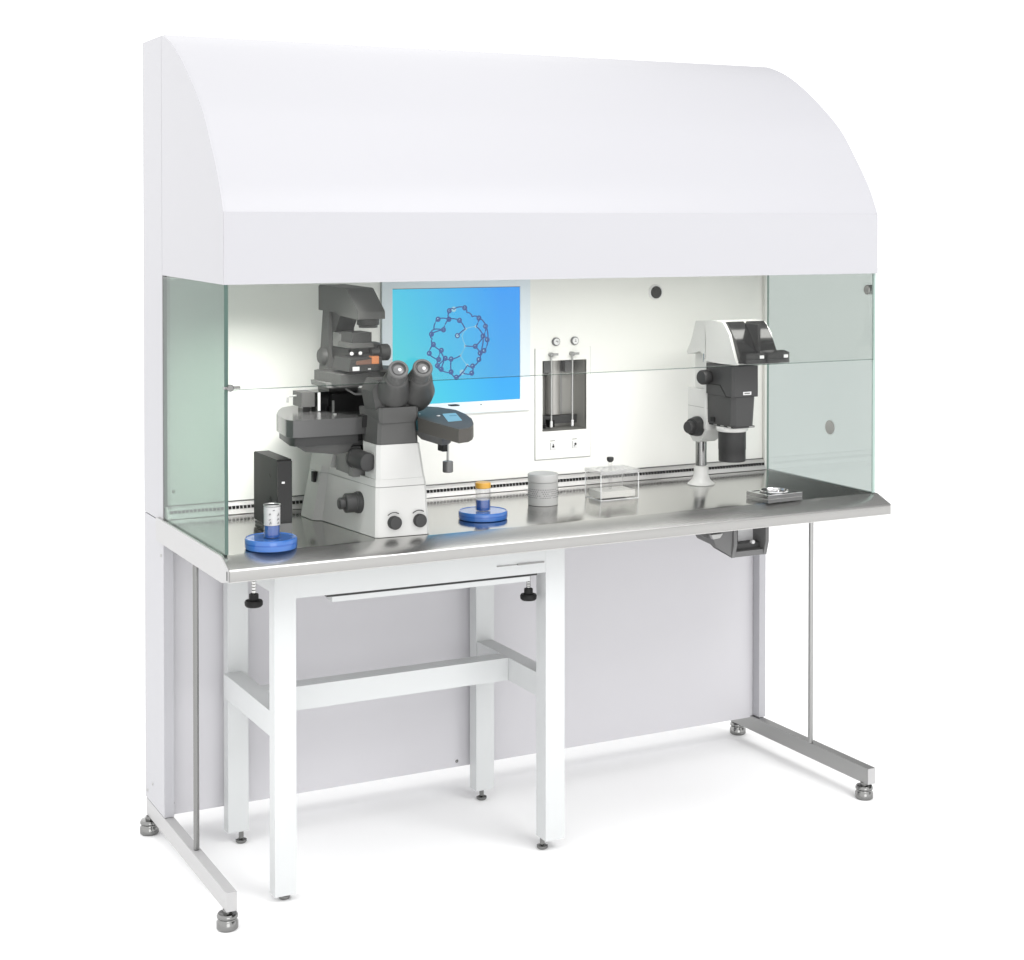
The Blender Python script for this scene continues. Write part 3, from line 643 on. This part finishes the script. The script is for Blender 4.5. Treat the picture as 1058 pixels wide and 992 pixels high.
# clear plastic box
A_ = thing('clear_box', 'clear plastic box with knobbed lid holding a white slab', 'clear box', (1.11, .26, ZT))
ax0, ax1, ay0, ay1 = 1.0455, 1.1560, .216, .293
azt = ZT+.0705
t = .0025
def cbox(name, x0, x1, y0, y1, z0, z1, parent, m=G_CLEAR): return boxes(name, [(x0, x1, y0, y1, z0, z1)], m, parent, smooth=0)
boxes('box_wall', [(ax0, ax1, ay0, ay0+t, ZT+.001, azt-.004), (ax0, ax1, ay1-t, ay1, ZT+.001, azt-.004), (ax0, ax0+t, ay0+t+.0002, ay1-t-.0002, ZT+.001, azt-.004), (ax1-t, ax1, ay0+t+.0002, ay1-t-.0002, ZT+.001, azt-.004)], G_CLEAR, A_, smooth=0)
bm = bmesh.new()
for (x, y) in ((ax0, ay0), (ax1, ay0), (ax0, ay1), (ax1, ay1)): add_box(bm, x-.0009, x+.0009, y-.0009, y+.0009, ZT+.001, azt-.004)
for z in (ZT+.0015,):
    for (a, b, c, d) in ((ax0, ax1, ay0, ay0), (ax0, ax1, ay1, ay1), (ax0, ax0, ay0, ay1), (ax1, ax1, ay0, ay1)): add_box(bm, a-.0008, b+.0008, c-.0008, d+.0008, z-.0008, z+.0008)
link('box_edge', bm, WHITE, A_, smooth=0)
box('white_slab', ax0+.006, ax1-.006, ay0+.006, ay1-.006, ZT+.006, ZT+.022, FROST, A_, bevel=.003)
lid = prism('box_lid', [(ax0-.002, ay0-.002), (ax1+.002, ay0-.002), (ax1+.002, ay1+.002), (ax0-.002, ay1+.002)], 'z', azt-.0035, azt+.005, glass('lid_plastic', (.86, .86, .86, 1), refl=1.6, base=.16, rough=.08), A_, bevel=.003)
bm = bmesh.new()
for k in range(70):
    x = random.uniform(ax0, ax1-.006); y = random.uniform(ay0, ay1-.004)
    add_box(bm, x, x+random.uniform(.003, .010), y, y+random.uniform(.001, .003), azt+.0052, azt+.0056)
link('lid_texture', bm, mat('lid_white', .6, .4), lid, smooth=0)
lk = at(630.5, 478, Y=.255)
kb = turn('lid_knob', [(.0045, -.006), (.0080, -.003), (.0092, .002), (.0085, .0062), (.006, .0072)], (lk.x, .255, at(630.5, 475, Y=.255).z), (0, 0, 1), KNOB, A_, n=28)
turn('knob_stem', rcyl(.0052, azt+.005, at(630.5, 477, Y=.255).z), (lk.x, .255, 0), (0, 0, 1), G_WHITE, kb, n=20)
turn('centre_tube', rcyl(.0046, ZT+.0225, azt-.004), (lk.x, .255, 0), (0, 0, 1), G_WHITE, A_, n=20)

# stacked glass slides dish near the front right
G_ = thing('glass_dish', 'low clear square glass dish near the right front corner of the worktop', 'glass dish', (1.47, .05, ZT))
c4 = [at(793.5, 520.5, Z=ZT), at(829, 516.5, Z=ZT), None, at(781.5, 513.5, Z=ZT)]
e1 = c4[1]-c4[0]; e2 = c4[3]-c4[0]; e2 = e2.normalized()*.085
gang = math.atan2(e1.y, e1.x); gw = e1.length
def slab(name, z0, z1, inset, m, parent):
    u = e1.normalized(); v = Vector((-u.y, u.x, 0)); o = c4[0]
    L = [o+u*inset+v*inset, o+u*(gw-inset)+v*inset, o+u*(gw-inset)+v*(.085-inset), o+u*inset+v*(.085-inset)]
    return prism(name, [(p.x, p.y) for p in L], 'z', z0, z1, m, parent, bevel=.0012)
def gframe(name, z0, z1, m):
    u = e1.normalized(); v = Vector((-u.y, u.x, 0)); o = c4[0]; bm = bmesh.new()
    def q(a, b): p = o+u*a+v*b; return (p.x, p.y)
    for (a0, a1, b0_, b1_) in ((0, gw, 0, .006), (0, gw, .079, .085), (0, .006, .0062, .0788), (gw-.006, gw, .0062, .0788)):
        add_prism(bm, [q(a0, b0_), q(a1, b0_), q(a1, b1_), q(a0, b1_)], 'z', z0, z1)
    return link(name, bm, m, G_, smooth=0)
G_GREY = glass('grey_glass', (.62, .62, .62, 1), refl=1.6, base=.10)
slab('lower_plate', ZT+.0006, ZT+.0091, 0, G_GREY, G_)
slab('upper_plate', ZT+.0098, ZT+.0190, 0, G_GREY, G_)
gframe('plate_band', ZT+.0092, ZT+.0097, SILVER)
gframe('top_band', ZT+.0192, ZT+.0204, glass('rim_glass', (.85, .85, .85, 1), refl=2.0, base=.25))
u = e1.normalized(); v = Vector((-u.y, u.x, 0)); gc = c4[0]+u*gw*.52+v*.045
turn('dish_well', [(.036, .0193), (.0375, .0215), (.037, .0240), (.0345, .0240), (.033, .0215), (.032, .0193)], Vector((gc.x, gc.y, ZT)), (0, 0, 1), glass('well_glass', (.8, .8, .8, 1), refl=2.2, base=.30), G_, n=48, cap=False)

# ------------------------------------------------------------------ stereo microscope
T = thing('stereo_microscope', 'white and grey stereo microscope on a steel post at the right of the worktop', 'microscope', (1.418, .32, ZT))
pc = at(724.3, 500.5, Z=ZT); PX, PY = pc.x, pc.y
turn('post_base', [(.036, .0006), (.0365, .003), (.032, .007), (.0245, .014), (.0205, .024), (.0195, .036), (.0195, .050), (.0180, .0515)], (PX, PY, ZT), (0, 0, 1), STEREOW, T, n=48)
turn('post', rcyl(.0150, ZT+.051, fz0+.01 if False else .96), (PX, PY, 0), (0, 0, 1), POSTM, T, n=32)
# focus block
fx0 = at(711, 430, Y=.352).x
fz1 = at(720, 402, Y=PY-.03).z; fz0 = at(720, 452, Y=PY-.03).z
blk = [(.352, fz1), (.264, fz1), (.264, fz0+.022), (.285, fz0-.004), (.300, fz0-.013), (.330, fz0-.013), (.352, fz0+.010)]
prism('focus_block', blk, 'x', fx0, fx0+.052, STEREOW, T, bevel=.003)
box('upper_column', fx0+.012, fx0+.045, .266, .336, fz1+.0005, 1.172, STEREOW, T, bevel=.003)
boxes('block_seam', [(fx0-.0006, fx0+.003, .262, .351, (fz0+fz1)/2+.016, (fz0+fz1)/2+.0168)], GREYL, T, smooth=0)
kp = at(712, 440, Y=PY-.01)
turn('focus_knob', [(.0245, .0), (.0265, .003), (.0265, .012), (.0225, .030), (.0150, .0315), (.0165, .033), (.0165, .043), (.0145, .046), (.005, .0465)], (fx0+.002, .302, kp.z), (-1, -.25, 0), KNOB, T, n=36)
# carrier behind the zoom body
SX0, SX1, SY0, SY1 = 1.3955, 1.4750, .142, .262
prism('carrier', [xz(732, 380, .30), xz(744, 378, .30), xz(744, 447, .30), xz(733, 443, .30)], 'y', .264, .335, STEREOW, T, bevel=.002)
box('carrier_plate', SX0-.001, SX1-.008, SY1+.001, SY1+.012, .957, 1.140, STEREOW, T, bevel=.002)
# zoom body: upper wider shell over a narrower lower barrel
zA, zB_, zC_ = 1.131, 1.056, .9750
def oct_(x0, x1, y0, y1, c): return [(x0+c, y0), (x0, y0+c), (x0, y1), (x1, y1), (x1, y0+c), (x1-c, y0)]
up = prism('zoom_body', oct_(SX0-.001, SX1+.002, SY0-.002, SY1, .006), 'z', 1.052, zA, GREYM, T, bevel=.002)
lo = loft('zoom_barrel', [ring(oct_(SX0+.004, SX1-.006, SY0+.005, SY1-.001, .011), zC_), ring(oct_(SX0+.002, SX1-.004, SY0+.002, SY1-.001, .009), 1.0512)], GREYM, T, bevel=.0015)
boxes('body_seam', [(SX0+.010, SX1-.002, SY0-.001, SY1-.01, 1.0508, 1.0522)], HOLE, up, smooth=0)
prism('side_cover', [(SY1-.002, 1.094), (SY1-.002, 1.080), (SY0+.055, 1.080), (SY0+.028, 1.0525), (SY0+.01, 1.0525), (SY0+.01, 1.0500), (SY0+.030, 1.0500), (SY0+.058, 1.0775), (SY1-.002, 1.0775)][1:], 'x', SX0-.0016, SX0+.001, HOLE, up, bevel=0)
p = at(771.8, 406.5, Y=SY0-.002)
pl = box('name_plate', p.x-.0125, p.x+.0125, SY0-.0036, SY0-.0018, p.z-.0040, p.z+.0042, WHITE, up, bevel=.0006)
boxes('plate_print', [(p.x-.009, p.x+.008, SY0-.0041, SY0-.0037, p.z-.0014, p.z+.0016)], GREYL, pl, smooth=0)
p = at(737, 433, X=SX0); boxes('side_socket', [(SX0-.001, SX0+.002, p.y-.004, p.y+.012, p.z-.007, p.z+.005)], HOLE, lo, bevel=0)
cx2, cy2 = (SX0+SX1)/2, (SY0+SY1)/2
boxes('scale_band', [(SX0+.0048, SX1-.007, SY0+.006, SY1-.004, .9700, .9746)], GREYD, T, bevel=.001)
bm = bmesh.new()
for a, b in ((748, 757), (774, 781)):
    q0 = at(a, 440.5, Y=SY0+.002); q1 = at(b, 440.5, Y=SY0+.002); add_box(bm, q0.x+.003, q1.x-.004, SY0+.0052, SY0+.007, .9714, .9734)
for i in range(3): add_box(bm, SX0+.0040, SX0+.006, SY0+.015+i*.032, SY0+.030+i*.032, .9712, .9738)
link('scale_mark', bm, SILVER, T, smooth=0)
turn('ring_mount', [(.036, -.005), (.040, -.0035), (.0425, .001), (.0430, .0060), (.041, .0085)], (cx2, cy2, .961), (0, 0, 1), STEREOW, T, n=56)
turn('objective', [(.034, .0), (.0355, .0015), (.0355, .030), (.0362, .031), (.0362, .078)], (cx2, cy2, .878), (0, 0, 1), GREYD, T, n=56)
p = at(732, 389.5, X=SX0-.006)
turn('zoom_knob', [(.012, -.012), (.0190, -.004), (.0195, .0), (.0195, .016), (.0170, .020), (.006, .0205)], (SX0-.012, p.y, p.z), (-1, -.15, 0), KNOB, T, n=36)
turn('chrome_pin', rcyl(.0075, 1.133, 1.160), (fx0+.006, .280, 0), (0, 0, 1), CHROME, T, n=16)
# viewing head
HXa, HXb = SX0-.012, SX1+.040
hd = [yz(762, 377.5, HXa), yz(759.5, 372, HXa), yz(753, 345, HXa), yz(747, 333.5, HXa), yz(737, 331, HXa), yz(728, 331.2, HXa), yz(729.5, 352, HXa), yz(729, 373, HXa), yz(745, 376, HXa)]
prism('viewing_head', hd, 'x', HXa, HXb+.002, STEREOW, T, bevel=.008, seg=4)
rear = [yz(728.5, 331, HXa+.006), yz(719, 331.5, HXa+.006), yz(714, 352, HXa+.006), yz(709.5, 363, HXa+.006), yz(711, 366, HXa+.006), yz(722, 363, HXa+.006), yz(728.5, 366, HXa+.006)]
prism('rear_housing', rear, 'x', HXa+.006, HXb-.006, STEREOW, T, bevel=.004, seg=3)
fy0, fz0_ = yz(762, 376, HXa); fy1, fz1_ = yz(747.5, 333, HXa)
def hoodpt(t, d):
    """point along the sloping front of the head, pushed out by d"""
    return (fy1 + (fy0-fy1)*t - d*.95, fz1_ + (fz0_-fz1_)*t + d*.30)
cov = [hoodpt(.0, -.02), hoodpt(.0, .003), hoodpt(.12, .0085), hoodpt(.45, .0135), hoodpt(.80, .012), hoodpt(1.0, .0085), hoodpt(1.0, -.02)]
wmid = (HXa+HXb)/2
for a, b in ((HXa+.008, wmid-.0045), (wmid+.0045, HXb-.006)):
    oc = prism('ocular_cover', cov, 'x', a, b, BLACKG, T, bevel=.005, seg=4)
box('cover_bridge', wmid-.0042, wmid+.0042, fy0-.002, fy1, fz0_+.004, fz1_-.004, HOLE, T, bevel=0)
for a, b in ((HXa+.005, wmid-.0035), (wmid+.0035, HXb+.006)):
    e = prism('eye_rest', [(fy0-.034, fz0_+.001), (fy0-.034, fz0_+.028), (fy0-.010, fz0_+.032), (fy0+.004, fz0_+.004), (fy0+.004, fz0_+.001)], 'x', a, b, G_SMOKE, T, bevel=.002)
    prism('eye_rest_core', [(fy0-.026, fz0_+.004), (fy0-.026, fz0_+.020), (fy0-.010, fz0_+.026), (fy0+.001, fz0_+.005)], 'x', a+.004, b-.004, BLACKG, T, bevel=.001)
    boxes('eye_rest_tag', [(b-.018, b-.005, fy0-.0354, fy0-.0343, fz0_+.014, fz0_+.022)], WHITE, e, smooth=0)

# ------------------------------------------------------------------ control unit hanging below the worktop
K = thing('control_unit', 'grey open-fronted control unit hanging under the right of the worktop', 'control unit', (1.38, .1, .66))
kx0 = at(756, 560, Y=.04).x; kx1 = at(792, 560, Y=.04).x
kz0 = at(753, 577, Y=.04).z
sidep = [(.040, kz0), (.120, kz0+.012), (.160, kz0+.030), (.176, kz0+.060), (.176, .766), (.030, .766), (.030, kz0+.035)]
prism('side_cheek', sidep, 'x', kx0, kx0+.010, CTRL, K, bevel=.003)
prism('side_cheek', sidep, 'x', kx1-.010, kx1, CTRL, K, bevel=.003)
bottom = [(.040, kz0+.0005), (.120, kz0+.0125), (.160, kz0+.0305), (.158, kz0+.040), (.12, kz0+.024), (.040, kz0+.014)]
prism('bottom_shell', bottom, 'x', kx0+.0105, kx1-.0105, CTRL, K, bevel=.001)
box('inner_tray', kx0+.011, kx1-.011, .055, .15, kz0+.0165, kz0+.030, CTRLD, K, bevel=.002)
box('back_plate', kx0+.011, kx1-.011, .150, .156, kz0+.044, .766, CTRLD, K, bevel=.001)
p0, p1 = at(761.5, 560.5, Y=.09), at(785.2, 546, Y=.09)
box('light_panel', p0.x, p1.x, .085, .095, p0.z, .766, mat('panel_grey', (.80, .80, .81, 1), .45), K, bevel=.001)
p = at(778.3, 560.3, Y=.05)
kk = turn('white_button', rcyl(.0052, 0, .012), (p.x, .06, p.z), (0, -1, .1), WHITE, K, n=18)
p = at(768, 566, Y=.06)
turn('tray_roller', rcyl(.007, 0, .05), (p.x-.015, .075, p.z), (1, 0, 0), CTRL, K, n=18)
wx0 = at(718.5, 553, Y=.08).x
prism('side_wing', [(wx0, .766), (wx0+.004, .735), (wx0+.02, .716), (wx0+.052, .704), (wx0+.056, .766)], 'y', .085, .17, CTRL, K, bevel=.003)
cz0 = at(735, 558, Y=.07).z
loft('outer_shell', [[(kx0-.052, .05, .766), (kx0-.0005, .035, .766), (kx0-.0005, .17, .766), (kx0-.046, .16, .766)], [(kx0-.050, .055, kz0+.062), (kx0-.0005, .038, kz0+.042), (kx0-.0005, .165, kz0+.045), (kx0-.044, .155, kz0+.062)], [(kx0-.034, .060, kz0+.028), (kx0-.0005, .042, kz0+.004), (kx0-.0005, .15, kz0+.022), (kx0-.03, .15, kz0+.034)]], CTRL, K, bevel=.012, seg=4)
pa, pb = at(735, 552, Y=.045), at(746, 557.5, Y=.045)
prism('silver_label', [(pa.x, .0), (pb.x+.004, .012), (pb.x-.006, -.006), (pa.x+.004, -.008)] if False else [xz(735, 553, .036), xz(747, 551.5, .036), xz(744, 556, .036), xz(737, 557.5, .036)], 'y', .036, .046, SILVER, K, bevel=.0008)

# ------------------------------------------------------------------ light
w = bpy.data.worlds.new('World'); sc.world = w; w.use_nodes = True
nt = w.node_tree; L = nt.links.new; bg = nt.nodes['Background']
tc = nt.nodes.new('ShaderNodeTexCoord'); sp_ = nt.nodes.new('ShaderNodeSeparateXYZ'); L(tc.outputs['Generated'], sp_.inputs[0])
def mrange(sock, a, b, c, d, interp='SMOOTHSTEP'):
    n = nt.nodes.new('ShaderNodeMapRange'); n.interpolation_type = interp
    n.inputs['From Min'].default_value = a; n.inputs['From Max'].default_value = b; n.inputs['To Min'].default_value = c; n.inputs['To Max'].default_value = d
    L(sock, n.inputs['Value']); return n.outputs['Result']
def math_(op, a, b):
    n = nt.nodes.new('ShaderNodeMath'); n.operation = op
    for i, v in enumerate((a, b)):
        if isinstance(v, (int, float)): n.inputs[i].default_value = v
        else: L(v, n.inputs[i])
    return n.outputs[0]
# studio: white all round, an unseen dark patch added high on the right for dark reflections
right = mrange(sp_.outputs['X'], .42, .62, 0, 1)
high = mrange(sp_.outputs['Z'], .135, .165, 0, 1)
dark = math_('MULTIPLY', right, high)
val = math_('SUBTRACT', 1.0, math_('MULTIPLY', dark, .93))
WS = 1.5
bg.inputs['Color'].default_value = (1, 1, 1, 1)
L(math_('MULTIPLY', val, WS), bg.inputs['Strength'])
def area(name, loc, target, sx, sy, power, color=(1, 1, 1)):
    l = bpy.data.lights.new(name, 'AREA'); l.shape = 'RECTANGLE'; l.size = sx; l.size_y = sy; l.energy = power; l.color = color
    o = bpy.data.objects.new(name, l); col.objects.link(o); o.location = loc
    o.rotation_euler = (Vector(target)-Vector(loc)).to_track_quat('-Z', 'Y').to_euler()
    return o
area('softbox', (.8, -.6, 5.2), (.9, .2, 1.0), 3.2, 2.4, 26)
area('key_softbox', (2.0, -3.4, 4.3), (.9, .2, 1.3), 2.6, 2.0, 80)
area('front_softbox', (-.8, -6.2, 1.1), (.9, .2, .85), 3.4, 2.0, 42)
for lx, ln, pw, sp_d in ((.165, .30, 2.6, 88), (1.14, 1.10, 2.7, 110)):  # unseen lamps under the hood, split in two to brighten the inner wall
    hl = area('hood_lamp', (lx, .10, 1.390), (lx, .46, .82), ln, .12, pw, (1, .99, .965)); hl.data.spread = math.radians(sp_d)

# ------------------------------------------------------------------ camera and render settings
cam = bpy.data.cameras.new('camera'); co = bpy.data.objects.new('camera', cam); col.objects.link(co)
co.location = (CX, CY, CZ)
co.rotation_euler = (PI/2 + PITCH, 0, -YAW)
cam.sensor_width = 36; cam.sensor_fit = 'HORIZONTAL'; cam.lens = FPX*36/1058
cam.shift_y = -(496-PYC)/1058
cam.clip_start = .05; cam.clip_end = 500
sc.camera = co
sc.render.engine = 'CYCLES'
sc.cycles.use_denoising = True
sc.cycles.max_bounces = 16; sc.cycles.transparent_max_bounces = 32; sc.cycles.glossy_bounces = 6; sc.cycles.diffuse_bounces = 6
sc.view_settings.view_transform = 'Standard'; sc.view_settings.look = 'None'
sc.view_settings.exposure = .2; sc.view_settings.gamma = 1
